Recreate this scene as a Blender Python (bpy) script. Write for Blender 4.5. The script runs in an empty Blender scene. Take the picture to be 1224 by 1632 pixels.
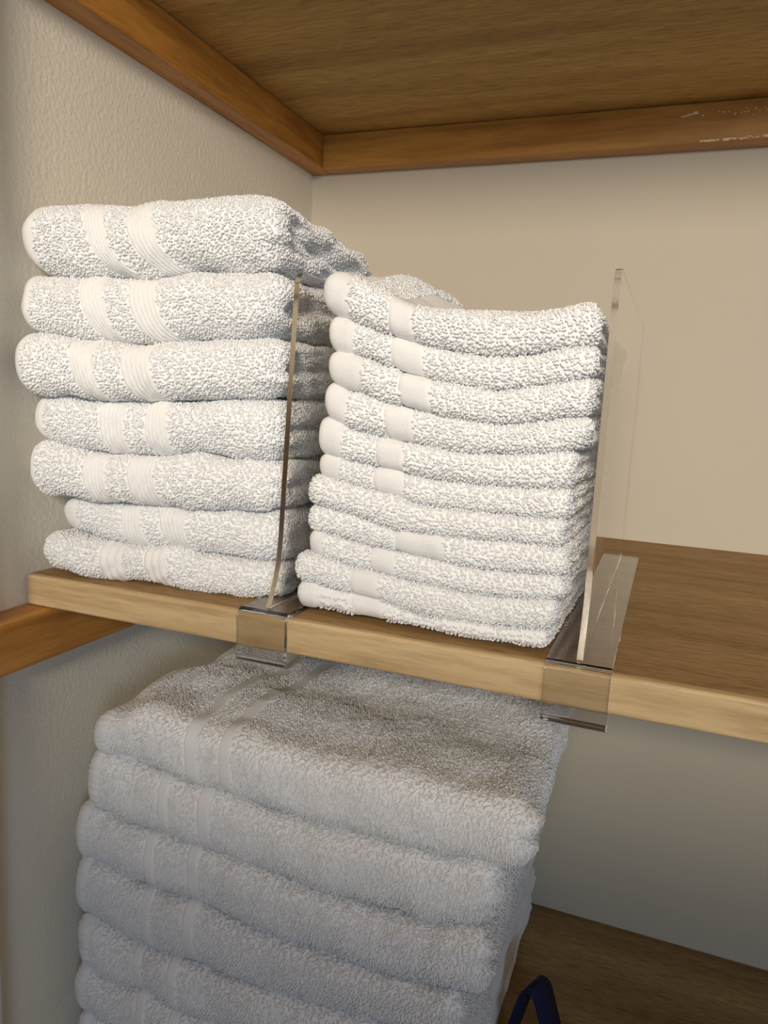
import bpy, math, random
import numpy as np
from mathutils import Matrix, Vector

# ------------------------------------------------------------------ camera, world, light, exposure
scene = bpy.context.scene
COL = scene.collection
rng = np.random.default_rng(7)
random.seed(7)

CAM = (0.3754, -0.7307, 0.1234)
YAW, PITCH, ROLL, FPX = 0.3630, -0.1551, 0.0502, 1178.65
fwd = Vector((-math.sin(YAW) * math.cos(PITCH), math.cos(YAW) * math.cos(PITCH), math.sin(PITCH)))
rgt = Vector((math.cos(YAW), math.sin(YAW), 0.0))
upv = rgt.cross(fwd)
r2 = rgt * math.cos(ROLL) + upv * math.sin(ROLL)
u2 = -rgt * math.sin(ROLL) + upv * math.cos(ROLL)
cd = bpy.data.cameras.new('camera')
cam = bpy.data.objects.new('camera', cd)
COL.objects.link(cam)
m = Matrix.Identity(4)
for k in range(3):
    m[k][0], m[k][1], m[k][2], m[k][3] = r2[k], u2[k], -fwd[k], CAM[k]
cam.matrix_world = m
cd.sensor_fit = 'VERTICAL'
cd.sensor_height = 36.0
cd.lens = 36.0 * FPX / 1632.0
cd.clip_start = 0.01
scene.camera = cam

w = bpy.data.worlds.new('room_ambient')
scene.world = w
w.use_nodes = True
bg = w.node_tree.nodes['Background']
bg.inputs[0].default_value = (1.0, 0.90, 0.76, 1)
bg.inputs[1].default_value = 0.05

def area_light(name, loc, target, size, power, color):
    ld = bpy.data.lights.new(name, 'AREA')
    ld.shape = 'DISK'
    ld.size = size
    ld.energy = power
    ld.color = color
    lo = bpy.data.objects.new(name, ld)
    lo.location = loc
    d = Vector(target) - Vector(loc)
    lo.rotation_euler = d.to_track_quat('-Z', 'Y').to_euler()
    COL.objects.link(lo)
    return lo
def spot_light(name, loc, direction, cone, blend, radius, power, color):
    ld = bpy.data.lights.new(name, 'SPOT')
    ld.spot_size = math.radians(cone)
    ld.spot_blend = blend
    ld.shadow_soft_size = radius
    ld.energy = power
    ld.color = color
    lo = bpy.data.objects.new(name, ld)
    lo.location = loc
    lo.rotation_euler = Vector(direction).to_track_quat('-Z', 'Y').to_euler()
    COL.objects.link(lo)
    return lo
# added warm key spot, its cone cut off to leave the lower shelf dim
BETA = math.radians(59.6)
spot_light('added_key_spot', (0.52, -1.62, 0.55), (-0.12 * math.cos(BETA), math.cos(BETA), math.sin(BETA)), 170.0, 0.012, 0.16, 60.0, (1.0, 0.90, 0.75))
area_light('added_cool_fill', (1.25, -2.0, 0.25), (0.25, -0.3, -0.2), 0.55, 8.0, (0.52, 0.73, 1.0))  # cool fill added to light the lower towels from the front
scene.cycles.diffuse_bounces = 7
scene.cycles.sample_clamp_indirect = 40.0
scene.cycles.max_bounces = 80
scene.cycles.transmission_bounces = 80
scene.cycles.glossy_bounces = 80

scene.view_settings.view_transform = 'Standard'
scene.view_settings.look = 'None'
scene.view_settings.gamma = 1.0
scene.view_settings.use_curve_mapping = False
scene.view_settings.exposure = 0.0

# ------------------------------------------------------------------ material helpers
def new_mat(name):
    mt = bpy.data.materials.new(name)
    mt.use_nodes = True
    nt = mt.node_tree
    return mt, nt, nt.nodes['Principled BSDF']

def N(nt, kind, **kw):
    n = nt.nodes.new(kind)
    for k, v in kw.items():
        setattr(n, k, v)
    return n

def mapped(nt, scale, coord='Object', loc=(0, 0, 0)):
    tc = N(nt, 'ShaderNodeTexCoord')
    mp = N(nt, 'ShaderNodeMapping')
    mp.inputs['Scale'].default_value = scale
    mp.inputs['Location'].default_value = loc
    nt.links.new(tc.outputs[coord], mp.inputs['Vector'])
    return mp.outputs['Vector']

def noise(nt, vec, scale=1.0, detail=4.0, rough=0.55, dist=0.0):
    n = N(nt, 'ShaderNodeTexNoise')
    n.inputs['Scale'].default_value = scale
    n.inputs['Detail'].default_value = detail
    n.inputs['Roughness'].default_value = rough
    n.inputs['Distortion'].default_value = dist
    nt.links.new(vec, n.inputs['Vector'])
    return n.outputs['Fac']

def ramp(nt, fac, stops):
    r = N(nt, 'ShaderNodeValToRGB')
    el = r.color_ramp.elements
    while len(el) < len(stops):
        el.new(0.5)
    for e, (pos, col) in zip(el, stops):
        e.position = pos
        e.color = (*col, 1)
    nt.links.new(fac, r.inputs['Fac'])
    return r.outputs['Color']

def mix(nt, a, b, fac=0.5, mode='MULTIPLY'):
    n = N(nt, 'ShaderNodeMix', data_type='RGBA', blend_type=mode)
    if isinstance(fac, (int, float)):
        n.inputs[0].default_value = fac
    else:
        nt.links.new(fac, n.inputs[0])
    for sock, v in ((n.inputs[6], a), (n.inputs[7], b)):
        if isinstance(v, tuple):
            sock.default_value = (*v, 1)
        else:
            nt.links.new(v, sock)
    return n.outputs[2]

def bump(nt, bsdf, height, strength, dist):
    b = N(nt, 'ShaderNodeBump')
    b.inputs['Strength'].default_value = strength
    b.inputs['Distance'].default_value = dist
    nt.links.new(height, b.inputs['Height'])
    nt.links.new(b.outputs['Normal'], bsdf.inputs['Normal'])

def wood(name, cols, grain, fine, rough, bump_d=0.0004, axis='x', spec=0.4, streak=0.5):
    """grain runs along the given axis; cols = dark, mid, light"""
    mt, nt, b = new_mat(name)
    def sc(along, across):
        return (along, across, across) if axis == 'x' else (across, along, across)
    v1 = mapped(nt, sc(grain * 0.08, grain))
    v2 = mapped(nt, sc(fine * 0.09, fine), loc=(3.1, 1.7, 0.4))
    f1 = noise(nt, v1, 1.0, 5, 0.6, 0.8)
    f2 = noise(nt, v2, 1.0, 3, 0.7, 0.0)
    c1 = ramp(nt, f1, [(0.30, cols[0]), (0.52, cols[1]), (0.75, cols[2])])
    c2 = ramp(nt, f2, [(0.34, (0.42, 0.36, 0.30)), (0.56, (1, 1, 1))])
    col = mix(nt, c1, c2, streak)
    nt.links.new(col, b.inputs['Base Color'])
    b.inputs['Roughness'].default_value = rough
    b.inputs['Specular IOR Level'].default_value = spec
    bump(nt, b, f2, 0.5, bump_d)
    return mt

def wall_mat(name, col, peel):
    mt, nt, b = new_mat(name)
    v = mapped(nt, (1, 1, 1))
    big = noise(nt, v, 6.0, 2, 0.5)
    c = ramp(nt, big, [(0.3, tuple(x * 0.97 for x in col)), (0.7, col)])
    nt.links.new(c, b.inputs['Base Color'])
    b.inputs['Roughness'].default_value = 0.62
    b.inputs['Specular IOR Level'].default_value = 0.35
    if peel:
        h = noise(nt, v, 330.0, 2.0, 0.4, 0.2)
        bump(nt, b, h, 0.5, 0.0010)
    else:
        h = noise(nt, v, 260.0, 2, 0.5)
        bump(nt, b, h, 0.18, 0.0006)
    return mt

def cloth_mat(name, col, sheen=0.25, weave=None):
    mt, nt, b = new_mat(name)
    b.inputs['Base Color'].default_value = (*col, 1)
    b.inputs['Roughness'].default_value = 0.95
    b.inputs['Specular IOR Level'].default_value = 0.12
    b.inputs['Sheen Weight'].default_value = sheen
    b.inputs['Sheen Roughness'].default_value = 0.5
    if weave:
        v = mapped(nt, weave, 'UV')
        h = noise(nt, v, 1.0, 2, 0.5)
        bump(nt, b, h, 0.6, 0.0007)
    else:
        v = mapped(nt, (1, 1, 1))
        h = noise(nt, v, 900.0, 2, 0.6)
        bump(nt, b, h, 0.5, 0.0006)
    return mt

M = {}
M['shelf_top'] = wood('brown_veneer', [(0.30, 0.18, 0.075), (0.42, 0.265, 0.115), (0.52, 0.345, 0.16)], 22, 700, 0.62, 0.0006, spec=0.2, streak=0.7)
M['shelf_under'] = wood('brown_veneer_underside', [(0.38, 0.235, 0.08), (0.53, 0.35, 0.125), (0.62, 0.43, 0.17)], 30, 500, 0.6, 0.0005, spec=0.3, streak=0.6)
M['nosing'] = wood('pale_maple_edge', [(0.50, 0.33, 0.16), (0.68, 0.49, 0.26), (0.74, 0.56, 0.32)], 60, 260, 0.5, 0.0002, streak=0.35)
M['cleat_x'] = wood('orange_pine_along_wall', [(0.38, 0.155, 0.026), (0.52, 0.24, 0.045), (0.60, 0.30, 0.07)], 70, 260, 0.38, 0.0001, 'x', 0.5, 0.3)
M['cleat_y'] = wood('orange_pine_side', [(0.34, 0.135, 0.022), (0.50, 0.22, 0.04), (0.57, 0.28, 0.06)], 130, 300, 0.4, 0.0001, 'y', 0.5, 0.35)
M['wall_peel'] = wall_mat('cream_orange_peel_wall', (0.85, 0.79, 0.665), True)
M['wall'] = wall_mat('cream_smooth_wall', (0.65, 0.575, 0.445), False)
M['trim'] = wall_mat('white_painted_trim', (0.80, 0.79, 0.75), False)
M['terry'] = cloth_mat('white_terry', (0.93, 0.925, 0.92))
M['pile'] = cloth_mat('white_terry_loops', (0.95, 0.945, 0.94))
nt = M['pile'].node_tree
for l_ in list(nt.links):
    if l_.to_socket.name == 'Normal':
        nt.links.remove(l_)
M['hall'] = wall_mat('dim_grey_hallway_wall', (0.40, 0.40, 0.395), False)  # grey lowered from off-white to cut the bounce light
M['hem'] = cloth_mat('white_woven_hem', (0.935, 0.93, 0.92), 0.1, (900, 5000, 1))
M['band'] = cloth_mat('white_woven_band', (0.935, 0.93, 0.92), 0.1, (2600, 900, 1))
M['nail'] = new_mat('dull_nail')[0]
M['nail'].node_tree.nodes['Principled BSDF'].inputs['Base Color'].default_value = (0.45, 0.33, 0.2, 1)
M['scuff'] = new_mat('dried_paint_scuff')[0]
M['scuff'].node_tree.nodes['Principled BSDF'].inputs['Base Color'].default_value = (0.85, 0.70, 0.48, 1)
M['strap'], nt, b = new_mat('navy_webbing')
wv = N(nt, 'ShaderNodeTexWave'); wv.inputs['Scale'].default_value = 1.0
nt.links.new(mapped(nt, (1, 500, 900)), wv.inputs['Vector'])
nt.links.new(ramp(nt, wv.outputs['Fac'], [(0.2, (0.004, 0.005, 0.055)), (0.8, (0.008, 0.011, 0.10))]), b.inputs['Base Color'])
b.inputs['Roughness'].default_value = 0.8

def acrylic(name, haze=0.0):
    """thin clear sheet: light passes straight, with fresnel reflections"""
    mt = bpy.data.materials.new(name)
    mt.use_nodes = True
    nt = mt.node_tree
    nt.nodes.clear()
    out = N(nt, 'ShaderNodeOutputMaterial')
    tr = N(nt, 'ShaderNodeBsdfTransparent'); tr.inputs[0].default_value = (0.975, 0.972, 0.96, 1)
    gl = N(nt, 'ShaderNodeBsdfGlossy'); gl.inputs['Roughness'].default_value = 0.02
    lw = N(nt, 'ShaderNodeLayerWeight'); lw.inputs['Blend'].default_value = 0.5     # Schlick's fresnel, same from both sides
    pw = N(nt, 'ShaderNodeMath', operation='POWER'); pw.inputs[1].default_value = 5.0
    fr = N(nt, 'ShaderNodeMath', operation='MULTIPLY_ADD'); fr.inputs[1].default_value = 0.96; fr.inputs[2].default_value = 0.04
    nt.links.new(lw.outputs['Facing'], pw.inputs[0]); nt.links.new(pw.outputs[0], fr.inputs[0])
    mx = N(nt, 'ShaderNodeMixShader')
    nt.links.new(fr.outputs[0], mx.inputs[0])
    nt.links.new(tr.outputs[0], mx.inputs[1]); nt.links.new(gl.outputs[0], mx.inputs[2])
    last = mx.outputs[0]
    if haze:
        df = N(nt, 'ShaderNodeBsdfDiffuse'); df.inputs[0].default_value = (0.8, 0.76, 0.7, 1)
        m2 = N(nt, 'ShaderNodeMixShader'); m2.inputs[0].default_value = haze
        nt.links.new(last, m2.inputs[1]); nt.links.new(df.outputs[0], m2.inputs[2])
        last = m2.outputs[0]
    nt.links.new(last, out.inputs['Surface'])
    return mt
M['sheet'] = acrylic('clear_acrylic_sheet')
M['sheet_base'] = acrylic('clear_acrylic_base', 0.07)
M['edge'], nt, b = new_mat('clear_acrylic_edge')
b.inputs['Base Color'].default_value = (0.995, 0.992, 0.985, 1)
b.inputs['Roughness'].default_value = 0.0
b.inputs['IOR'].default_value = 1.49
b.inputs['Transmission Weight'].default_value = 1.0

M['cut'] = M['edge'].copy()
M['cut'].name = 'sawn_acrylic_edge'
M['cut'].node_tree.nodes['Principled BSDF'].inputs['Roughness'].default_value = 0.16
M['cut'].node_tree.nodes['Principled BSDF'].inputs['Base Color'].default_value = (0.95, 0.93, 0.89, 1)

# ------------------------------------------------------------------ object helpers
def tag(o, label=None, cat=None, group=None, kind=None):
    for k, v in (('label', label), ('category', cat), ('group', group), ('kind', kind)):
        if v:
            o[k] = v
    return o

def empty(name, loc):
    o = bpy.data.objects.new(name, None)
    o.empty_display_size = 0.02
    o.location = loc
    COL.objects.link(o)
    return o

def put(name, me, parent=None):
    o = bpy.data.objects.new(name, me)
    COL.objects.link(o)
    if parent is not None:
        o.parent = parent
        o.location = -Vector(parent.location)      # mesh data is in world metres
    return o

def mesh_np(name, V, F, mats, uv=None, smooth=True, mi=None):
    """V (n,3), F (k,4) or (k,3) arrays -> mesh"""
    me = bpy.data.meshes.new(name)
    V = np.asarray(V, np.float32)
    F = np.asarray(F, np.int32)
    k, c = F.shape
    me.vertices.add(len(V)); me.vertices.foreach_set('co', V.ravel())
    me.loops.add(k * c); me.loops.foreach_set('vertex_index', F.ravel())
    me.polygons.add(k)
    me.polygons.foreach_set('loop_start', np.arange(0, k * c, c, dtype=np.int32))
    me.polygons.foreach_set('use_smooth', np.full(k, smooth))
    for mt in (mats if isinstance(mats, (list, tuple)) else [mats]):
        me.materials.append(mt)
    if mi is not None:
        me.polygons.foreach_set('material_index', np.asarray(mi, np.int32))
    if uv is not None:
        l = me.uv_layers.new(name='UVMap')
        l.data.foreach_set('uv', np.asarray(uv, np.float32)[F.ravel()].ravel())
    me.update(calc_edges=True)
    return me

import bmesh
def box_mesh(name, lo, hi, mat, bevel=0.0, seg=2):
    bm = bmesh.new()
    bmesh.ops.create_cube(bm, size=1.0)
    lo, hi = Vector(lo), Vector(hi)
    for v in bm.verts:
        v.co = Vector(((v.co[i] + 0.5) * (hi[i] - lo[i]) + lo[i]) for i in range(3))
    if bevel:
        bmesh.ops.bevel(bm, geom=bm.edges[:], offset=bevel, segments=seg, profile=0.5, affect='EDGES')
    me = bpy.data.meshes.new(name)
    bm.to_mesh(me); bm.free()
    me.materials.append(mat)
    return me

# ------------------------------------------------------------------ the closet: walls, shelves, cleats
D = 0.3835            # shelf depth
XR = 0.98             # closet width
ZB, ZT = -0.95, 1.0
def struct(name, lo, hi, mat, bevel=0.0):
    o = put(name, box_mesh(name, lo, hi, mat, bevel))
    return tag(o, kind='structure')
tag(struct('wall_back', (-0.1, 0.0, ZB), (XR + 0.1, 0.1, ZT), M['wall']), 'smooth cream back wall of the closet')
tag(struct('wall_left', (-0.1, -0.43, ZB), (0.0, 0.0, ZT), M['wall_peel']), 'cream orange-peel textured left wall of the closet')
tag(struct('wall_right', (XR, -0.43, ZB), (XR + 0.1, 0.0, ZT), M['wall_peel']), 'cream right wall of the closet outside the picture')
tag(struct('ceiling', (-0.1, -0.43, ZT), (XR + 0.1, 0.1, ZT + 0.05), M['wall']), 'cream closet ceiling above the shelves')
# plain hallway behind the camera, added for light to bounce in
HY = -2.1
tag(struct('floor', (-1.3, HY, ZB - 0.05), (2.1, 0.1, ZB), M['shelf_top']), 'brown wooden floor of the added hallway')
tag(struct('ceiling_hallway', (-1.3, HY, 1.55), (2.1, -0.43, 1.6), M['shelf_top']), 'brown ceiling of the added hallway, dark to cut bounce light')  # dark wood picked to weaken light bounced down from above
tag(struct('wall_hallway_opposite', (-1.3, HY - 0.1, ZB), (2.1, HY, 1.6), M['hall']), 'grey added hallway wall behind the photographer')
tag(struct('wall_hallway_left', (-1.4, HY, ZB), (-1.3, -0.43, 1.6), M['hall']), 'grey added hallway wall far left')
tag(struct('wall_hallway_right', (2.1, HY, ZB), (2.2, -0.43, 1.6), M['hall']), 'grey added hallway wall far right')
tag(struct('wall_front_left', (-1.4, -0.49, ZB), (-0.1, -0.42, 1.6), M['hall']), 'unseen grey wall beside the closet opening, left')
tag(struct('wall_front_right', (XR + 0.1, -0.49, ZB), (2.2, -0.42, 1.6), M['hall']), 'unseen grey wall beside the closet opening, right')
tag(struct('wall_front_top', (-0.1, -0.49, ZT), (XR + 0.1, -0.4305, 1.6), M['hall']), 'unseen grey wall above the closet opening')
tag(struct('trim_1', (-0.1, -0.50, ZB), (0.024, -0.4292, ZT), M['trim'], 0.003), 'white painted door trim at the left edge of the closet')

def shelf(ztop, label):
    e = empty('closet_shelf', (XR / 2, -D / 2, ztop - 0.019))
    tag(e, label, 'shelf', 'closet shelves')
    bd = put('board', box_mesh('board', (0.0015, -D + 0.006, ztop - 0.019), (XR - 0.0015, -0.0005, ztop), M['shelf_top']), e)
    bd.data.materials.append(M['shelf_under'])
    for p in bd.data.polygons:
        if p.normal.z < -0.5:
            p.material_index = 1
    nz = put('front_edge', box_mesh('front_edge', (0.0025, -D, ztop - 0.0192), (XR - 0.0015, -D + 0.006, ztop + 0.0001), M['nosing'], 0.0017, 3), e)
    tag(nz, 'pale maple edging strip along the front')
    return e
shelf(0.0, 'middle brown veneer shelf with pale wooden front edge carrying small towels')
shelf(-0.4004, 'lower brown veneer shelf under the large bath towels')
shelf(0.3984, 'upper brown veneer shelf seen from below at the top')

TC = 0.0202
def cleat(label, lo, hi, mat):
    o = put('shelf_cleat', box_mesh('shelf_cleat', lo, hi, mat, 0.0012, 2))
    tag(o, label, 'cleat', 'wooden shelf cleats')
    return o
cu_b = cleat('orange pine cleat on the back wall under the upper shelf', (TC, -TC, 0.3465), (XR - 0.001, -0.0003, 0.3791), M['cleat_x'])
cu_l = cleat('orange pine cleat on the left wall under the upper shelf', (0.0003, -0.4285, 0.3465), (TC, -0.0003, 0.3791), M['cleat_y'])
cm_l = cleat('orange pine cleat on the left wall under the middle shelf', (0.0003, -0.4285, -0.0523), (0.0216, -0.0003, -0.0194), M['cleat_y'])

def disc(name, c, nrm, r, mat, parent):
    bm = bmesh.new()
    bmesh.ops.create_uvsphere(bm, u_segments=10, v_segments=6, radius=r)
    q = Vector(nrm).to_track_quat('Z', 'Y').to_matrix()
    for v in bm.verts:
        v.co = q @ Vector((v.co.x, v.co.y, v.co.z * 0.35)) + Vector(c)
    me = bpy.data.meshes.new(name); bm.to_mesh(me); bm.free()
    me.materials.append(mat)
    return put(name, me, parent)
disc('nail_head', (0.0262, -TC, 0.3665), (0, -1, 0), 0.0014, M['nail'], cu_b)
disc('nail_head', (TC, -0.034, 0.3672), (1, 0, 0), 0.0012, M['nail'], cu_l)

# dried paint scuffs on the back cleat (small raised flecks)
def flecks(name, pts, parent):
    V, F = [], []
    for (x, z, lx, lz) in pts:
        k = len(V)
        y0, y1 = -TC + 0.0001, -TC - random.uniform(0.00015, 0.0006)
        jit = lambda: random.uniform(0.7, 1.3)
        q = [(x - lx * jit(), z - lz), (x + lx, z - lz * jit()), (x + lx * jit(), z + lz), (x - lx, z + lz * jit())]
        V += [(a, y0, b_) for a, b_ in q] + [(a, y1, b_) for a, b_ in q]
        F += [(k + 4, k + 5, k + 6, k + 7)] + [(k + i, k + (i + 1) % 4, k + 4 + (i + 1) % 4, k + 4 + i) for i in range(4)]
    o = put(name, mesh_np(name, V, F, M['scuff'], smooth=False), parent)
    tag(o, 'pale dried paint flecks', kind='stuff')
P_ = [(0.357 + 0.0105 * t, 0.3688 + 0.0013 * t * t + 0.0012 * t, 0.0011, 0.00035) for t in np.linspace(0, 1, 12)]
P_ += [(0.3675, 0.3711, 0.0018, 0.0011), (0.373, 0.3685, 0.0006, 0.0005)]
for i in range(60):
    t = random.random()
    P_.append((0.372 + 0.06 * t, 0.3478 + 0.0018 * random.random() * (0.4 + t), random.uniform(0.0003, 0.0014), random.uniform(0.0002, 0.0006)))
for i in range(18):
    P_.append((0.385 + 0.05 * random.random(), 0.366 + 0.006 * random.random(), random.uniform(0.0002, 0.0006), random.uniform(0.0002, 0.0005)))
flecks('paint_flecks', P_, cu_b)

# ------------------------------------------------------------------ towels
# measured seams between the towels of each stack, (x, z) in millimetres, top to bottom
HAND_I = [[(-4.8, 215.6), (6.3, 223.8), (19.4, 226.8), (34.2, 225.9), (51.0, 227.1), (71.5, 226.0), (83.7, 226.8), (99.6, 228.4), (117.2, 229.1), (130.6, 232.7), (141.9, 233.1), (151.4, 230.1)],
          [(-2.1, 195.3), (9.7, 186.1), (35.7, 184.6), (52.7, 183.9), (73.5, 183.7), (87.8, 184.4), (99.9, 186.3), (117.7, 189.2), (135.2, 189.4), (146.7, 189.5)],
          [(-6.6, 157.5), (4.4, 152.1), (24.3, 149.8), (45.9, 147.7), (67.1, 146.5), (85.8, 147.1), (108.2, 149.7), (128.1, 151.2), (147.6, 152.7), (155.2, 153.8)],
          [(-10.1, 119.6), (3.5, 116.3), (23.6, 114.3), (45.5, 112.5), (67.0, 113.0), (88.0, 114.6), (108.6, 115.1), (132.7, 116.8), (154.2, 118.8), (165.8, 119.4)],
          [(-0.6, 91.4), (11.8, 86.1), (34.1, 81.6), (56.0, 81.1), (77.5, 79.6), (92.3, 82.5), (108.9, 84.6), (129.3, 84.0), (149.3, 82.6), (166.9, 82.9)],
          [(4.1, 51.3), (22.3, 50.7), (44.7, 50.5), (66.7, 51.3), (88.2, 51.1), (109.2, 50.9), (129.8, 51.7), (150.0, 52.4), (165.8, 54.7)],
          [(10.4, 29.3), (33.2, 26.2), (55.6, 24.2), (77.5, 23.3), (96.8, 26.1), (113.7, 23.8), (130.3, 23.5), (150.7, 22.6), (166.7, 23.2)],
          [(4.1, 7.8), (16.8, 3.9), (44.1, -0.6), (66.5, 0.8), (81.8, 2.4), (109.7, -1.6), (130.7, -3.3), (151.3, -1.9), (165.3, 1.6)]]
HAND_X = [[3.2, 16.0, 41.3, 54.7, 68.9, 84.9, 157.4],
          [0.9, 7.4, 41.7, 56.3, 71.7, 88.9, 158.3],
          [-5.1, 6.4, 40.0, 54.9, 71.5, 89.9, 161.0],
          [6.6, 16.6, 53.4, 70.3, 83.8, 99.1, 171.2],
          [2.7, 11.3, 43.3, 58.4, 74.3, 91.0, 172.1],
          [18.4, 30.7, 61.3, 76.3, 89.0, 105.6, 172.0],
          [9.4, 18.9, 50.2, 65.5, 80.5, 95.3, 170.8]]
WASH_I = [[(196.4, 180.4), (202.4, 187.0), (209.7, 185.8), (218.7, 182.6), (229.3, 178.6), (241.6, 172.4), (251.8, 168.6), (265.0, 167.1), (287.2, 166.8), (302.4, 166.6), (314.1, 167.3), (324.1, 168.8), (331.0, 171.2), (338.0, 170.9), (341.2, 166.7)],
          [(196.9, 168.5), (202.5, 164.8), (214.4, 162.2), (228.7, 156.9), (246.1, 152.5), (263.0, 149.0), (279.3, 145.8), (291.9, 144.8), (304.0, 145.4), (315.8, 147.6), (330.1, 150.1), (339.8, 151.3)],
          [(200.5, 146.8), (206.1, 145.0), (222.4, 143.3), (236.6, 138.9), (252.3, 134.0), (267.4, 131.4), (283.6, 129.5), (296.1, 129.1), (309.7, 130.9), (322.8, 133.6), (334.1, 137.0), (340.3, 137.9)],
          [(203.1, 130.5), (211.6, 126.0), (223.3, 125.7), (234.2, 120.5), (251.6, 117.9), (268.4, 115.2), (287.9, 113.2), (300.5, 113.2), (312.5, 115.4), (321.3, 117.1), (329.9, 118.6), (341.3, 119.3)],
          [(199.3, 111.4), (205.9, 109.2), (218.9, 105.1), (233.4, 102.7), (247.5, 100.4), (259.5, 98.9), (279.5, 97.2), (295.3, 98.3), (310.7, 99.9), (322.6, 101.1), (337.1, 103.4)],
          [(197.3, 91.0), (208.6, 89.7), (225.3, 87.0), (244.9, 85.6), (260.4, 83.7), (280.5, 82.3), (296.6, 81.4), (316.7, 82.5), (334.4, 84.1)],
          [(195.9, 79.0), (207.3, 77.1), (222.2, 75.0), (243.9, 71.6), (258.0, 68.0), (278.2, 67.7), (294.4, 67.8), (310.2, 67.9), (332.8, 68.8)],
          [(192.6, 63.1), (204.2, 62.0), (223.0, 58.9), (241.4, 53.8), (258.9, 53.3), (275.8, 53.7), (292.2, 54.8), (304.9, 55.5), (317.4, 54.7), (331.1, 54.5)],
          [(191.3, 48.1), (201.0, 47.4), (223.7, 44.1), (242.0, 42.1), (258.0, 40.7), (273.4, 40.2), (293.3, 38.8), (312.4, 39.8), (335.1, 42.1)],
          [(191.8, 34.9), (205.4, 33.1), (220.7, 29.8), (235.5, 29.2), (249.9, 27.8), (267.4, 26.9), (284.4, 26.1), (303.9, 26.5), (321.2, 27.5), (333.9, 30.2)],
          [(184.5, 18.6), (196.3, 18.5), (215.7, 16.8), (234.4, 15.2), (250.9, 11.7), (268.6, 9.4), (288.8, 10.2), (305.2, 10.4), (328.5, 13.5)],
          [(186.2, -1.2), (201.0, -0.6), (214.7, -2.9), (237.2, -1.8), (255.4, -4.8), (276.5, -6.3), (296.6, -6.1), (315.9, -5.0), (328.3, -3.0)]]
WASH_X = [[198.9, 213.5, 235.9, 249.2, 341.5],
          [201.9, 217.1, 236.9, 255.2, 340.9],
          [203.0, 222.3, 242.9, 260.3, 341.6],
          [201.0, 214.3, 235.3, 251.4, 339.6],
          [197.3, 212.4, 231.1, 246.5, 334.7],
          [198.3, 211.3, 230.1, 247.5, 333.9],
          [193.2, 193.2, 255.0, 255.0, 332.0],
          [192.8, 192.8, 243.8, 271.7, 334.6],
          [194.0, 202.9, 230.5, 245.5, 333.6],
          [185.5, 185.5, 220.2, 236.5, 330.1],
          [187.7, 201.3, 220.1, 240.1, 328.5]]
BATH_I = [[(32.1, -123.8), (51.8, -123.9), (69.3, -125.9), (103.1, -129.9), (132.1, -130.0), (160.1, -133.0), (195.6, -133.6), (223.6, -133.0), (263.6, -132.7), (288.7, -130.8), (319.7, -125.8)],
          [(20.5, -164.3), (33.5, -167.3), (69.3, -173.5), (93.4, -171.6), (120.1, -173.3), (142.6, -174.3), (173.5, -175.6), (208.8, -176.5), (242.2, -175.9), (274.0, -175.4), (303.7, -169.2)],
          [(12.3, -203.7), (29.3, -207.0), (69.3, -212.9), (104.0, -213.3), (117.4, -212.3), (137.0, -215.3), (174.8, -218.1), (210.5, -217.8), (249.9, -217.1), (281.6, -214.2), (306.6, -208.4)],
          [(9.6, -249.4), (28.8, -251.7), (62.1, -260.6), (83.6, -259.9), (114.7, -258.8), (144.4, -257.7), (176.1, -258.6), (212.1, -254.4), (257.2, -250.4), (299.1, -245.4)],
          [(17.6, -287.3), (35.8, -296.6), (53.6, -297.6), (67.1, -295.2), (77.7, -293.7), (89.5, -296.7), (108.6, -296.7), (121.2, -296.7)],
          [(17.0, -327.6), (32.6, -329.3), (46.6, -334.1), (56.2, -336.7)]]

class Waves:
    """smooth random field: a handful of sines"""
    def __init__(self, n, lam, seed):
        g = np.random.default_rng(seed)
        d = g.normal(size=(n, 3)); d /= np.linalg.norm(d, axis=1)[:, None]
        self.k = d * (2 * np.pi / (lam * g.uniform(0.7, 1.6, n)))[:, None]
        self.ph = g.uniform(0, 6.28, n); self.n = n
    def __call__(self, P):
        return np.sin(P @ self.k.T + self.ph).sum(-1) / math.sqrt(self.n)

def spow(v, e):
    return np.sign(v) * np.abs(v) ** e

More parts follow.
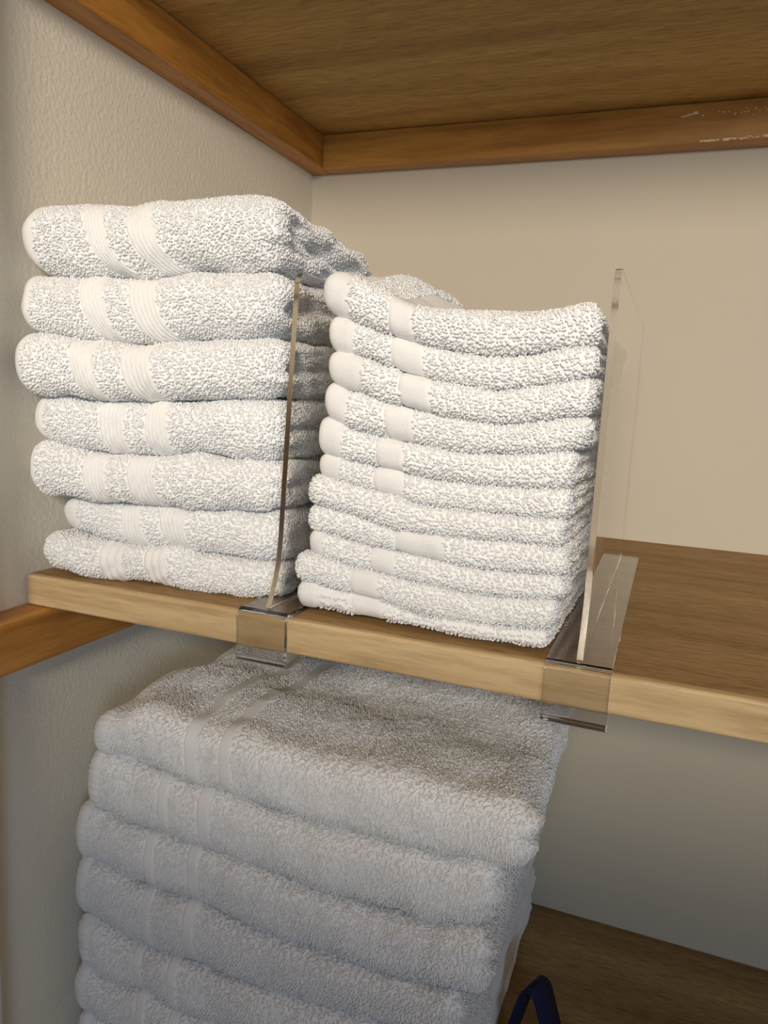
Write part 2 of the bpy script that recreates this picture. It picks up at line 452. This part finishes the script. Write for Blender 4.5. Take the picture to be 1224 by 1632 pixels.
class Slab:
    """a folded towel: rounded fold in front, rounded ends; a grid P[i, j], i along x, j around the section"""
    def __init__(s, x0, x1, yL, yR, yb, zb, zt, dx, dy_straight, n_arc, eL, eR, groove=0.0, pf=2.3, pe=2.6,
                 seed=0, wr=(0.0008, 0.03), skew_back=0.0, ztop_fn=None, bulge=0.95, xnoise=0.0):
        ne = 14
        ph = np.linspace(np.pi / 2, 0, ne)
        xl = x0 + eL * (1 - spow(np.sin(ph), 2 / pe)); ml = spow(np.cos(ph), 2 / pe)
        xm = np.arange(x0 + eL + dx, x1 - eR - dx * 0.5, dx); mm = np.ones(len(xm))
        pr = np.linspace(0, np.pi / 2, ne + 4)
        mr = spow(np.cos(pr), 2 / pe)
        xr = x1 - eR * (1 - spow(np.sin(pr), 2 / pe)) - groove * np.exp(-(mr / 0.30) ** 2)
        X = np.concatenate([xl, xm, xr]); m_ = np.concatenate([ml, mm, mr]); m_[0] = m_[-1] = 0.0
        s.nr0 = len(xl) + len(xm)
        zbv, ztv = zb(X), zt(X)
        h = np.maximum(ztv - zbv, 0.006); mid = (ztv + zbv) / 2; r = h / 2
        t = np.clip((X - x0) / (x1 - x0), 0, 1)
        yf = yL + (yR - yL) * t
        dyv = r * bulge
        th = np.linspace(-np.pi / 2, np.pi / 2, n_arc)
        ns = max(6, int((yb - max(yL, yR)) / dy_straight))
        tb = np.linspace(1, 0, ns + 1)[:-1]        # bottom: back -> front
        tt = np.linspace(0, 1, ns + 1)[1:]
        na = 9
        thb = np.linspace(np.pi / 2, 3 * np.pi / 2, na)[1:-1]
        core = np.concatenate([tb, np.zeros(n_arc), tt, np.ones(len(thb))])
        dyj = np.concatenate([np.zeros(ns), -spow(np.cos(th), 2 / pf), np.zeros(ns), -spow(np.cos(thb), 2 / pf)])
        dzj = np.concatenate([-np.ones(ns), spow(np.sin(th), 2 / pf), np.ones(ns), spow(np.sin(thb), 2 / pf)])
        s.arc = (ns, ns + n_arc)
        yc0 = yf + dyv; yc1 = np.full_like(X, yb) - dyv
        Y = yc0[:, None] * (1 - core)[None] + yc1[:, None] * core[None] + (m_ * dyv)[:, None] * dyj[None]
        Z = mid[:, None] + (m_ * r)[:, None] * dzj[None]
        Xg = X[:, None] + skew_back * core[None] * t[:, None]
        P = np.stack([np.broadcast_to(Xg, Y.shape), Y, Z], -1).copy()
        if ztop_fn is not None:
            wgt = np.clip((Z - mid[:, None]) / r[:, None], -1, 1) * 0.5 + 0.5
            P[..., 2] += ztop_fn(P[..., 0], P[..., 1]) * wgt
        s.P = P
        s.normals()
        fld = Waves(9, wr[1], seed + 11); fld2 = Waves(9, wr[1] * 0.38, seed + 23)
        amp = wr[0] * (fld(P) + 0.45 * fld2(P))
        s.P = P + s.Nn * amp[..., None]
        if xnoise:
            # soft sideways waves of the layered right end
            f3 = Waves(8, 0.022, seed + 37)
            wgt = np.clip((t - 0.8) / 0.2, 0, 1)[:, None]
            s.P[..., 0] += xnoise * f3(P * np.array([0.3, 0.55, 2.2])) * wgt
        s.normals()
        s.X, s.core, s.dz = X, core, dzj
        # arc lengths (for even sampling)
        jm = (s.arc[0] + s.arc[1]) // 2
        d = np.linalg.norm(np.diff(s.P[:, jm], axis=0), axis=1)
        s.A = np.concatenate([[0], np.cumsum(np.maximum(d, 1e-6))])
        im = len(X) // 2
        ring = np.vstack([s.P[im], s.P[im][:1]])
        d = np.linalg.norm(np.diff(ring, axis=0), axis=1)
        s.S = np.concatenate([[0], np.cumsum(np.maximum(d, 1e-6))])

    def normals(s):
        P = s.P
        da = np.gradient(P, axis=0)
        ds = np.roll(P, -1, 1) - np.roll(P, 1, 1)
        n = np.cross(da, ds)
        l = np.linalg.norm(n, axis=-1, keepdims=True)
        n = n / np.maximum(l, 1e-12)
        n[0] = (-1, 0, 0); n[-1] = (1, 0, 0)
        s.Nn = n

    def sample(s, a, sv):
        """bilinear lookup of point and normal at arc positions"""
        fi = np.interp(a, s.A, np.arange(len(s.A)))
        fj = np.interp(sv, s.S, np.arange(len(s.S)))
        ni, nj = s.P.shape[:2]
        i0 = np.clip(fi.astype(int), 0, ni - 2); u = (fi - i0)[..., None]
        j0 = np.floor(fj).astype(int); v = (fj - j0)[..., None]
        j1 = (j0 + 1) % nj; j0 = j0 % nj
        def bl(G):
            return (G[i0, j0] * (1 - u) + G[i0 + 1, j0] * u) * (1 - v) + (G[i0, j1] * (1 - u) + G[i0 + 1, j1] * u) * v
        n = bl(s.Nn)
        n /= np.maximum(np.linalg.norm(n, axis=-1, keepdims=True), 1e-9)
        return bl(s.P), n, fi, fj

    def mesh(s, name, mat):
        ni, nj = s.P.shape[:2]
        i, j = np.meshgrid(np.arange(ni - 1), np.arange(nj), indexing='ij')
        j2 = (j + 1) % nj
        F = np.stack([i * nj + j, (i + 1) * nj + j, (i + 1) * nj + j2, i * nj + j2], -1).reshape(-1, 4)
        return mesh_np(name, s.P.reshape(-1, 3), F, mat)

    def strip(s, name, a0, a1, mat, off, ribs=0, rib_h=0.0, skew=0.0, s_pad=0.010, da=0.0007, ds=0.0018, hem=False, seam=0.0):
        """woven strip lying on the cloth, wrapped round the front fold"""
        s0 = s.S[s.arc[0]] - s_pad; s1 = s.S[s.arc[1]] + s_pad
        na = max(3, int((a1 - a0) / da)); ns_ = max(8, int((s1 - s0) / ds))
        a = np.linspace(a0, a1, na); sv = np.linspace(s0, s1, ns_)
        Ag, Sg = np.meshgrid(a, sv, indexing='ij')
        q = np.clip((s.S[s.arc[1]] - Sg) / (s.S[s.arc[1]] - s.S[s.arc[0]]), 0, 1)
        P, n, _, _ = s.sample(np.clip(Ag + skew * q ** 2, 0, s.A[-1]), Sg)
        tt = (Ag - a0) / (a1 - a0)
        o_ = off * np.minimum(1, np.minimum(tt, 1 - tt) * 8 + (0.0 if not hem else np.where(tt < 0.5, 1, 0))) if not hem else off * np.minimum(1, (1 - tt) * 6)
        if ribs:
            o_ = o_ + rib_h * np.abs(np.sin(tt * np.pi * ribs)) * (0.72 + 0.28 * np.sin(Sg * 2600 + np.floor(tt * ribs) * 2.1))
        if hem and seam:
            o_ = o_ + seam * np.abs(np.sin(Sg * 700)) * (1 - 0.5 * tt)
        P = P + n * o_[..., None]
        Pi = P - n * (o_ + 0.0008)[..., None]
        V = np.concatenate([P.reshape(-1, 3), Pi.reshape(-1, 3)])
        i, j = np.meshgrid(np.arange(na - 1), np.arange(ns_ - 1), indexing='ij')
        F = np.stack([i * ns_ + j, (i + 1) * ns_ + j, (i + 1) * ns_ + j + 1, i * ns_ + j + 1], -1).reshape(-1, 4)
        k = na * ns_
        ed = []
        for row in (0, na - 1):
            jj = np.arange(ns_ - 1); b0 = row * ns_ + jj
            e = np.stack([b0, b0 + 1, b0 + 1 + k, b0 + k], -1)
            ed.append(e if row == 0 else e[:, ::-1])
        F = np.concatenate([F] + ed)
        uv = np.stack([Ag.ravel(), Sg.ravel()], -1); uv = np.concatenate([uv, uv])
        return mesh_np(name, V, F, mat, uv=uv)

def pile_mesh(name, P, n, tx, rg, height, width, rad, mat, lean, segs=3, order=0.5, turn=0.0):
    """short terry loops: bent three-sided tubes standing on the points P"""
    k = len(P)
    ts = np.cross(n, tx); ts /= np.maximum(np.linalg.norm(ts, axis=1, keepdims=True), 1e-9)
    tx = np.cross(ts, n)
    ang = rg.uniform(0, 2 * np.pi, k) * (1 - order) + order * (np.where(rg.random(k) < 0.5, 0.0, np.pi) + rg.normal(0, 0.5, k))
    ang = ang + turn
    e = tx * np.cos(ang)[:, None] + ts * np.sin(ang)[:, None]
    e = e + lean * np.array([0, -0.25, -1.0]); e -= n * (e * n).sum(1)[:, None] * 0.7
    h = (height * rg.uniform(0.65, 1.25, k))[:, None]
    w_ = (width * rg.uniform(0.6, 1.3, k))[:, None]
    if segs == 3:
        C = [P - n * 0.0005, P + n * h * 0.72 + e * w_ * 0.18, P + n * h * 1.0 + e * w_ * 0.75, P + n * h * 0.45 + e * w_ * 1.25]
        R = [0.8, 1.05, 1.0, 0.55]
    else:
        C = [P - n * 0.0005, P + n * h * 0.75 + e * w_ * 0.35, P + n * h * 0.85 + e * w_ * 1.1]
        R = [1.0, 1.0, 0.35]
    C = np.stack(C, 1)                                    # k, m, 3
    m_ = C.shape[1]
    b = np.cross(n, e); b /= np.maximum(np.linalg.norm(b, axis=1, keepdims=True), 1e-9)
    T = np.gradient(C, axis=1); T /= np.maximum(np.linalg.norm(T, axis=2, keepdims=True), 1e-9)
    b3 = np.repeat(b[:, None], m_, 1); c3 = np.cross(T, b3)
    rr = rad * rg.uniform(0.8, 1.2, k)[:, None] * np.array(R)[None]
    rings = []
    for q in range(3):
        an = 2 * np.pi * q / 3 + 0.5
        rings.append(C + (b3 * math.cos(an) + c3 * math.sin(an)) * rr[..., None])
    V = np.stack(rings, 2)                                # k, m, 3sides, 3
    base = (np.arange(k) * m_ * 3)[:, None]
    f = []
    for s_ in range(m_ - 1):
        for q in range(3):
            q2 = (q + 1) % 3
            f.append([s_ * 3 + q, s_ * 3 + q2, (s_ + 1) * 3 + q2, (s_ + 1) * 3 + q])
    F = (base[:, :, None] + np.array(f)[None]).reshape(-1, 4)
    return mesh_np(name, V.reshape(-1, 3), F, mat)

LOOPS = [0]
def grow_pile(sl, parent, name, sp, height, width, rad, lean, skip, top=False, top_depth=0.010, bot_depth=0.006,
              side=True, segs=3, order=0.5, seed=0, side_depth=9.0, top_to=9.0, turn=0.0):
    """even jittered rows of loops over the parts of the cloth that show"""
    rg = np.random.default_rng(seed)
    na = int(sl.A[-1] / sp); ns_ = int(sl.S[-1] / sp)
    a, sv = np.meshgrid((np.arange(na) + 0.5) * sp, (np.arange(ns_) + 0.5) * sp, indexing='ij')
    a = (a + (np.arange(ns_) % 2) * sp * 0.5 + rg.normal(0, sp * 0.20, a.shape)).ravel()
    sv = (sv + rg.normal(0, sp * 0.16, sv.shape)).ravel()
    ok = (a > 0) & (a < sl.A[-1] - 1e-4) & (sv > 0) & (sv < sl.S[-1] - 1e-4)
    a, sv = a[ok], sv[ok]
    P, n, fi, fj = sl.sample(a, sv)
    s0, s1 = sl.S[sl.arc[0]], sl.S[sl.arc[1]]
    back = fj > sl.arc[1] + (len(sl.core) - sl.arc[1]) * 0.9
    keep = (sv > s0 - bot_depth) & (sv < s1 + top_depth)
    yfr = sl.P[:, :, 1].min()
    if side:
        keep |= (fi > sl.nr0 - 2) & (P[:, 1] < yfr + side_depth) & (n[:, 0] > 0.15)
    if top:
        keep |= (n[:, 2] > 0.2) & (P[:, 1] < top_to)
    q = np.clip((s1 - sv) / (s1 - s0), 0, 1)
    for (a0, a1, sk) in skip:
        keep &= ~((a - sk * q ** 2 > a0) & (a - sk * q ** 2 < a1))
    P, n = P[keep], n[keep]
    tx = np.zeros_like(P); tx[:, 0] = 1; sd = np.abs(n[:, 0]) > 0.8; tx[sd] = (0, 1, 0)
    LOOPS[0] += len(P)
    o = put(name, pile_mesh(name, P, n, tx, rg, height, width, rad, M['pile'], lean, segs, order, turn), parent)
    tag(o, 'short white terry loops', kind='stuff')
    return o

def curve_fn(tab, dz=0.0, floor=None):
    x = np.array([p[0] for p in tab]) / 1000; z = np.array([p[1] for p in tab]) / 1000 + dz
    if floor is not None:
        z = np.maximum(z, floor)
    def f(X):
        v = sum(np.interp(np.asarray(X) + d, x, z) for d in (-0.004, -0.002, 0, 0.002, 0.004)) / 5
        return v
    return f

def a_at(sl, x):
    jm = (sl.arc[0] + sl.arc[1]) // 2
    return float(np.interp(x, sl.P[:, jm, 0][: sl.nr0 + 8], sl.A[: sl.nr0 + 8]))

ORD = ['topmost', 'second', 'third', 'fourth', 'fifth', 'sixth', 'seventh', 'eighth', 'ninth', 'tenth']

# --- seven hand towels on the left
H_YL = [-.3855, -.388, -.3945, -.382, -.3865, -.371, -.379]
H_YR = [-.362, -.361, -.363, -.362, -.362, -.360, -.3585]
H_X1 = [.1655, .1665, .1675, .1705, .1715, .1715, .1705]
H_YB = [-.205, -.195, -.19, -.19, -.185, -.185, -.18]
H_SK = [.030, .022, .012, .006, .008, .010, .006]
for i in range(7):
    x0 = max(HAND_X[i][0] / 1000, 0.0045)
    zt = curve_fn(HAND_I[i], -0.0009); zb = curve_fn(HAND_I[i + 1], 0.0007, 0.0012 if i == 6 else None)
    fn = None
    if i == 0:
        fn = lambda X, Y: (-0.055 * np.clip(Y + 0.345, 0, 1) - 0.004 * np.exp(-((X - 0.125) / 0.012) ** 2) * np.clip((Y + 0.35) / 0.02, 0, 1))
    sl = Slab(x0, H_X1[i], H_YL[i], H_YR[i], H_YB[i], zb, zt, 0.0026, 0.009, 28, 0.011, 0.017, groove=0.0045,
              seed=100 + i, wr=(0.0009, 0.034), skew_back=-0.004, ztop_fn=fn, xnoise=0.0022)
    lab = ['topmost folded white hand towel of the left stack, its corner bunched up',
           'second hand towel from the top of the left stack on the middle shelf',
           'third hand towel from the top of the left stack, sticking out furthest',
           'middle white hand towel of the seven in the left stack',
           'fifth hand towel from the top of the left stack on the middle shelf',
           'second lowest hand towel of the left stack, set back from the wall',
           'lowest white hand towel of the left stack, resting on the shelf board'][i]
    e = empty('hand_towel', (0.09, -0.30, float(zb(np.array([0.09]))[0])))
    tag(e, lab, 'towel', 'folded hand towels in the left stack')
    put('cloth', sl.mesh('cloth', M['terry']), e)
    skip = []
    a_h = a_at(sl, HAND_X[i][1] / 1000 if HAND_X[i][1] / 1000 > x0 + .006 else x0 + .009)
    if i != 6:
        put('hem', sl.strip('hem', 0.0008, a_h, M['hem'], 0.0011, hem=True), e)
        skip.append((-1, a_h, 0))
    for q in (2, 4):
        a0, a1 = a_at(sl, HAND_X[i][q] / 1000), a_at(sl, HAND_X[i][q + 1] / 1000)
        o = put('woven_band', sl.strip('woven_band', a0, a1, M['band'], 0.0003, ribs=6 if i != 6 else 3, rib_h=0.0011, skew=H_SK[i]), e)
        tag(o, 'flat ribbed decorative band')
        skip.append((a0 - .0004, a1 + .0004, H_SK[i]))
    grow_pile(sl, e, 'terry_pile', 0.00165, 0.0010, 0.0012, 0.00062, 0.25, skip, top=(i == 0), seed=200 + i, order=0.35)

# --- eleven washcloths between the acrylic dividers
W_Y = [(-.372, -.374), (-.370, -.373), (-.371, -.374), (-.370, -.372), (-.369, -.372), (-.367, -.371), (-.370, -.3715), (-.3675, -.3725), (-.3675, -.3715), (-.370, -.372), (-.3685, -.372)]
W_LAB = ['topmost white washcloth between the dividers, curling up at both ends',
         'second washcloth from the top of the stack between the dividers',
         'third washcloth from the top, its thick hem rolled double at the left',
         'fourth washcloth from the top, just above the small dark gap',
         'fifth washcloth from the top, just below the small dark gap',
         'middle washcloth of the eleven between the dividers',
         'seventh washcloth from the top, fuzzy and without a visible band',
         'eighth washcloth from the top with the widest flat band',
         'third washcloth from the bottom of the stack between the dividers',
         'second washcloth from the bottom, reaching furthest left',
         'lowest white washcloth between the dividers, lying on the shelf board']
for i in range(11):
    X_ = [v / 1000 for v in WASH_X[i]]
    x0, x1 = max(X_[0], .1865), min(X_[4], .3398)
    zt = curve_fn(WASH_I[i], -0.0006); zb = curve_fn(WASH_I[i + 1], 0.0004, 0.0042 if i == 10 else None)
    fn = None
    if i == 0:
        fn = lambda X, Y: (0.013 * np.exp(-((X - 0.222) / 0.030) ** 2) * np.clip((Y + 0.345) / 0.05, 0, 1)
                           - 0.010 * np.clip((X - 0.25) / 0.03, 0, 1) * np.clip((Y + 0.35) / 0.05, 0, 1))
    yb = -.225 - .004 * (i % 3)
    sl = Slab(x0, x1, W_Y[i][0], W_Y[i][1], yb, zb, zt, 0.0026, 0.009, 18, 0.006, 0.0065, groove=0.0018,
              seed=300 + i, wr=(0.0005, 0.03), skew_back=0.004 if i > 3 else 0.0, ztop_fn=fn, bulge=1.0, pe=3.0, pf=2.6, xnoise=0.0008)
    e = empty('washcloth', (0.265, -0.30, float(zb(np.array([0.265]))[0])))
    tag(e, W_LAB[i], 'washcloth', 'folded washcloths between the dividers')
    put('cloth', sl.mesh('cloth', M['terry']), e)
    skip = []
    if X_[1] > X_[0]:
        ah = a_at(sl, X_[1])
        put('hem', sl.strip('hem', 0.0006, ah, M['hem'], 0.0012, hem=True, s_pad=0.03 if i == 0 else 0.012), e)
        skip.append((-1, ah, 0))
    if X_[3] > X_[2]:
        a0, a1 = a_at(sl, X_[2]), a_at(sl, X_[3])
        o = put('woven_band', sl.strip('woven_band', a0, a1, M['band'], 0.0007, skew=0.002, s_pad=0.03 if i == 0 else 0.012), e)
        tag(o, 'flat plain woven band')
        skip.append((a0 - .0003, a1 + .0003, 0.002))
    grow_pile(sl, e, 'terry_pile', 0.00160, 0.0011, 0.0011, 0.00060, 0.40, skip, top=(i == 0), seed=400 + i, order=0.65)

# --- eight bath towels on the lower shelf
B_X0 = [.036, .0285, .0165, .0150, .0180, .0150, .0150, .016]
B_X1 = [.328, .3125, .311, .2995, .296, .294, .293, .292]
B_SK = [-.004, -.008, -.010, -.002, 0, 0, 0, 0]
B_BAND = [(.107, .116, .132, .142), (.0864, .0945, .117, .1265), (.0753, .084, .1082, .118), (.0727, .081, .1066, .116),
          (.0647, .073, .0945, .103), (.068, .076, .095, .104), None, None]
top_c = [(30, -88), (60, -86), (120, -87), (200, -89), (280, -87), (320, -88)]
BI = [top_c] + BATH_I + [[(17, -367.5), (300, -362)], [(17, -400), (300, -400)]]
B_LAB = ['topmost large white bath towel just under the middle shelf',
         'second large bath towel from the top of the lower stack',
         'third large bath towel from the top of the lower stack',
         'fourth large bath towel from the top of the lower stack',
         'fifth large bath towel from the top of the lower stack',
         'third bath towel from the bottom of the lower stack, cut by the picture edge',
         'second lowest bath towel, showing only its left end at the bottom edge',
         'lowest bath towel of the lower stack, lying on the lower shelf']
for i in range(8):
    zt = curve_fn(BI[i], -0.0012); zb = curve_fn(BI[i + 1], 0.0011, -0.3970 if i == 7 else None)
    fn = None
    if i == 0:
        fn = lambda X, Y: (0.006 * np.sin((Y + 0.33) * 38 + X * 9) * np.clip((Y + 0.34) / 0.03, 0, 1) * np.exp(-((Y + 0.27) / 0.07) ** 2)
                           - 0.014 * np.clip((0.075 - X) / 0.05, 0, 1))
    sl = Slab(B_X0[i], B_X1[i], -.362, -.363, -.022, zb, zt, 0.0040, 0.011, 24, 0.012, 0.016, groove=0.003,
              seed=500 + i, wr=(0.0012, 0.05), skew_back=B_SK[i], ztop_fn=fn, bulge=0.75, pf=2.5, xnoise=0.0016)
    e = empty('bath_towel', (0.16, -0.19, float(zb(np.array([0.16]))[0])))
    tag(e, B_LAB[i], 'towel', 'large bath towels on the lower shelf')
    put('cloth', sl.mesh('cloth', M['terry']), e)
    skip = []
    ah = a_at(sl, B_X0[i] + 0.0125)
    put('hem', sl.strip('hem', 0.0008, ah, M['hem'], 0.0021, hem=True, seam=0.0013, s_pad=0.22 if i == 0 else 0.015, ds=0.0011), e)
    skip.append((-1, ah, 0))
    if B_BAND[i]:
        for q in (0, 2):
            a0, a1 = a_at(sl, B_BAND[i][q]), a_at(sl, B_BAND[i][q + 1])
            o = put('woven_band', sl.strip('woven_band', a0, a1, M['band'], 0.0014, skew=0.004, s_pad=0.06 if i == 0 else 0.012, da=0.001, ds=0.002), e)
            tag(o, 'flat woven band')
            skip.append((a0 - .0002, a1 + .0002, 0.004))
    if i < 7:
        grow_pile(sl, e, 'terry_pile', 0.00185 if i < 4 else 0.0021, 0.0015, 0.0017, 0.00052, 0.7, skip, top=(i == 0), segs=2, seed=600 + i,
                  order=0.6, turn=1.57, side_depth=0.34 if i < 5 else 0.12, top_to=-0.15)
print('loops', LOOPS[0], 'tris', sum(sum(len(p.vertices) - 2 for p in me.polygons) for me in bpy.data.meshes) if False else '')

# ------------------------------------------------------------------ acrylic shelf dividers
def divider(x_base, width, lean, zhook, label):
    e = empty('acrylic_divider', (x_base, -D, 0.0))
    tag(e, label, 'shelf divider', 'clear acrylic shelf dividers')
    T = 0.003
    xa, xb = x_base - width / 2, x_base + width / 2
    # base strip: flat on the shelf, round the front edge and hooked under it (outline in y, z)
    yo, yi = -D - 0.0008 - T, -D - 0.0008
    def arc(cy, cz, r, a0, a1, n=6):
        return [(cy + r * math.cos(math.radians(a0 + (a1 - a0) * k / n)), cz + r * math.sin(math.radians(a0 + (a1 - a0) * k / n))) for k in range(n + 1)]
    ro, ri = 0.0055, 0.0025
    cyt, czt = yo + ro, T + 0.0004 - ro
    zl = zhook
    cyb, czb = yo + ro, zl + ro
    outer = [(-0.100, T + 0.0004), (-0.15, T + 0.0004), (-0.24, T + 0.0004), (-0.33, T + 0.0004)] + arc(cyt, czt, ro, 90, 180) + arc(cyb, czb, ro, 180, 270) + [(-0.360, zl)]
    inner = [(-0.100, 0.0004), (-0.15, 0.0004), (-0.24, 0.0004), (-0.33, 0.0004)] + arc(cyt, czt, ri, 90, 180) + arc(cyb, czb, ri, 180, 270) + [(-0.360, zl + T)]
    V, F, mi = [], [], []
    n = len(outer)
    for x in (xa, xb):
        V += [(x, y, z) for y, z in outer] + [(x, y, z) for y, z in inner]
    for k in range(n - 1):
        glass = 1 if k >= 3 else 0
        F += [(k, k + 1, 2 * n + k + 1, 2 * n + k)]; mi += [glass]
        F += [(n + k, 3 * n + k, 3 * n + k + 1, n + k + 1)]; mi += [glass]
        F += [(k, n + k, n + k + 1, k + 1)]; mi += [1]
        F += [(2 * n + k, 2 * n + k + 1, 3 * n + k + 1, 3 * n + k)]; mi += [1]
    F += [(0, 2 * n, 3 * n, n), (n - 1, 2 * n - 1, 4 * n - 1, 3 * n - 1)]; mi += [1, 1]
    me = mesh_np('base_clip', V, F, [M['edge'], M['edge']], smooth=False, mi=mi)
    bm = bmesh.new(); bm.from_mesh(me); bmesh.ops.recalc_face_normals(bm, faces=bm.faces[:])
    for f in bm.faces: f.smooth = True
    for ed in bm.edges: ed.smooth = ed.calc_face_angle(0) < 0.7
    bm.to_mesh(me); bm.free()
    put('base_clip', me, e)
    # upright panel (outline in y, z), foot sweeping forward at the bottom front
    z0, z1 = T + 0.0006, 0.1865
    fr = [(-0.1035, z0), (-0.3795, z0)]
    fr += [(-0.3795 + 0.0095 * (1 - (1 - t) ** 2), z0 + 0.036 * t) for t in np.linspace(0.1, 1, 8)]
    fr += [(-0.370 + 0.007 - 0.007 * math.cos(t), z1 - 0.007 + 0.007 * math.sin(t)) for t in np.linspace(0, math.pi / 2, 7)]
    fr += [(-0.1035 - 0.007 + 0.007 * math.sin(t), z1 - 0.007 + 0.007 * math.cos(t)) for t in np.linspace(0, math.pi / 2, 7)]
    V, F, mi = [], [], []
    n = len(fr)
    for sgn in (-1, 1):
        V += [(x_base + sgn * T / 2 + lean * z, y, z) for y, z in fr]
    bm = bmesh.new()
    vs = [bm.verts.new(v) for v in V]
    f0 = bm.faces.new(vs[:n]); f1 = bm.faces.new(vs[n:][::-1])
    side = []
    for k in range(n):
        f = bm.faces.new((vs[k], vs[n + k], vs[n + (k + 1) % n], vs[(k + 1) % n])); f.material_index = 1; f.smooth = True
        side.append(f)
    bmesh.ops.recalc_face_normals(bm, faces=bm.faces[:])
    for ed in bm.edges: ed.smooth = ed.calc_face_angle(0) < 0.7
    me = bpy.data.meshes.new('panel'); bm.to_mesh(me); bm.free()
    me.materials.append(M['edge']); me.materials.append(M['cut'])
    put('panel', me, e)
    return e
divider(0.1755, 0.0305, 0.040, -0.0285, 'clear acrylic shelf divider between the hand towels and the washcloths')
divider(0.3457, 0.0305, 0.0, -0.0285, 'clear acrylic shelf divider standing free right of the washcloths')

# ------------------------------------------------------------------ navy strap loop on the lower shelf
def strap():
    y0 = -0.20
    zf = -0.4002
    ctl = [(0.276 + 0.024, zf + 0.0012), (0.300, zf + 0.004), (0.3055, -0.372), (0.3115, -0.345), (0.3155, -0.328), (0.3190, -0.3222),
           (0.3225, -0.3215), (0.3262, -0.3250), (0.3310, -0.340), (0.3375, -0.362), (0.345, -0.390), (0.349, zf + 0.004), (0.3495, zf + 0.0012)]
    pts = []
    c = np.array(ctl)
    tt = np.linspace(0, len(c) - 1, 60)
    cx = np.interp(tt, np.arange(len(c)), c[:, 0]); cz = np.interp(tt, np.arange(len(c)), c[:, 1])
    for _ in range(3):
        cx[1:-1] = (cx[:-2] + 2 * cx[1:-1] + cx[2:]) / 4; cz[1:-1] = (cz[:-2] + 2 * cz[1:-1] + cz[2:]) / 4
    tx, tz = np.gradient(cx), np.gradient(cz); l = np.hypot(tx, tz); nx, nz = -tz / l, tx / l
    yw = 0.0105; th = 0.0009
    V, F = [], []
    for k in range(60):
        tw = 0.004 * math.sin(k / 59 * math.pi)
        for (sy, st) in ((-1, 1), (1, 1), (1, -1), (-1, -1)):
            V.append((cx[k] + nx[k] * th * st + sy * 0.0045, y0 + sy * yw - tw + (0.012 if k < 28 else 0.0) * (1 - k / 28), cz[k] + nz[k] * th * st))
    for k in range(59):
        for q in range(4):
            F.append((k * 4 + q, k * 4 + (q + 1) % 4, k * 4 + 4 + (q + 1) % 4, k * 4 + 4 + q))
    F += [(0, 3, 2, 1), (236, 237, 238, 239)]
    o = put('strap_loop', mesh_np('strap_loop', V, F, M['strap']))
    tag(o, 'dark navy blue fabric strap loop standing on the lower shelf beside the bath towels', 'strap')
strap()
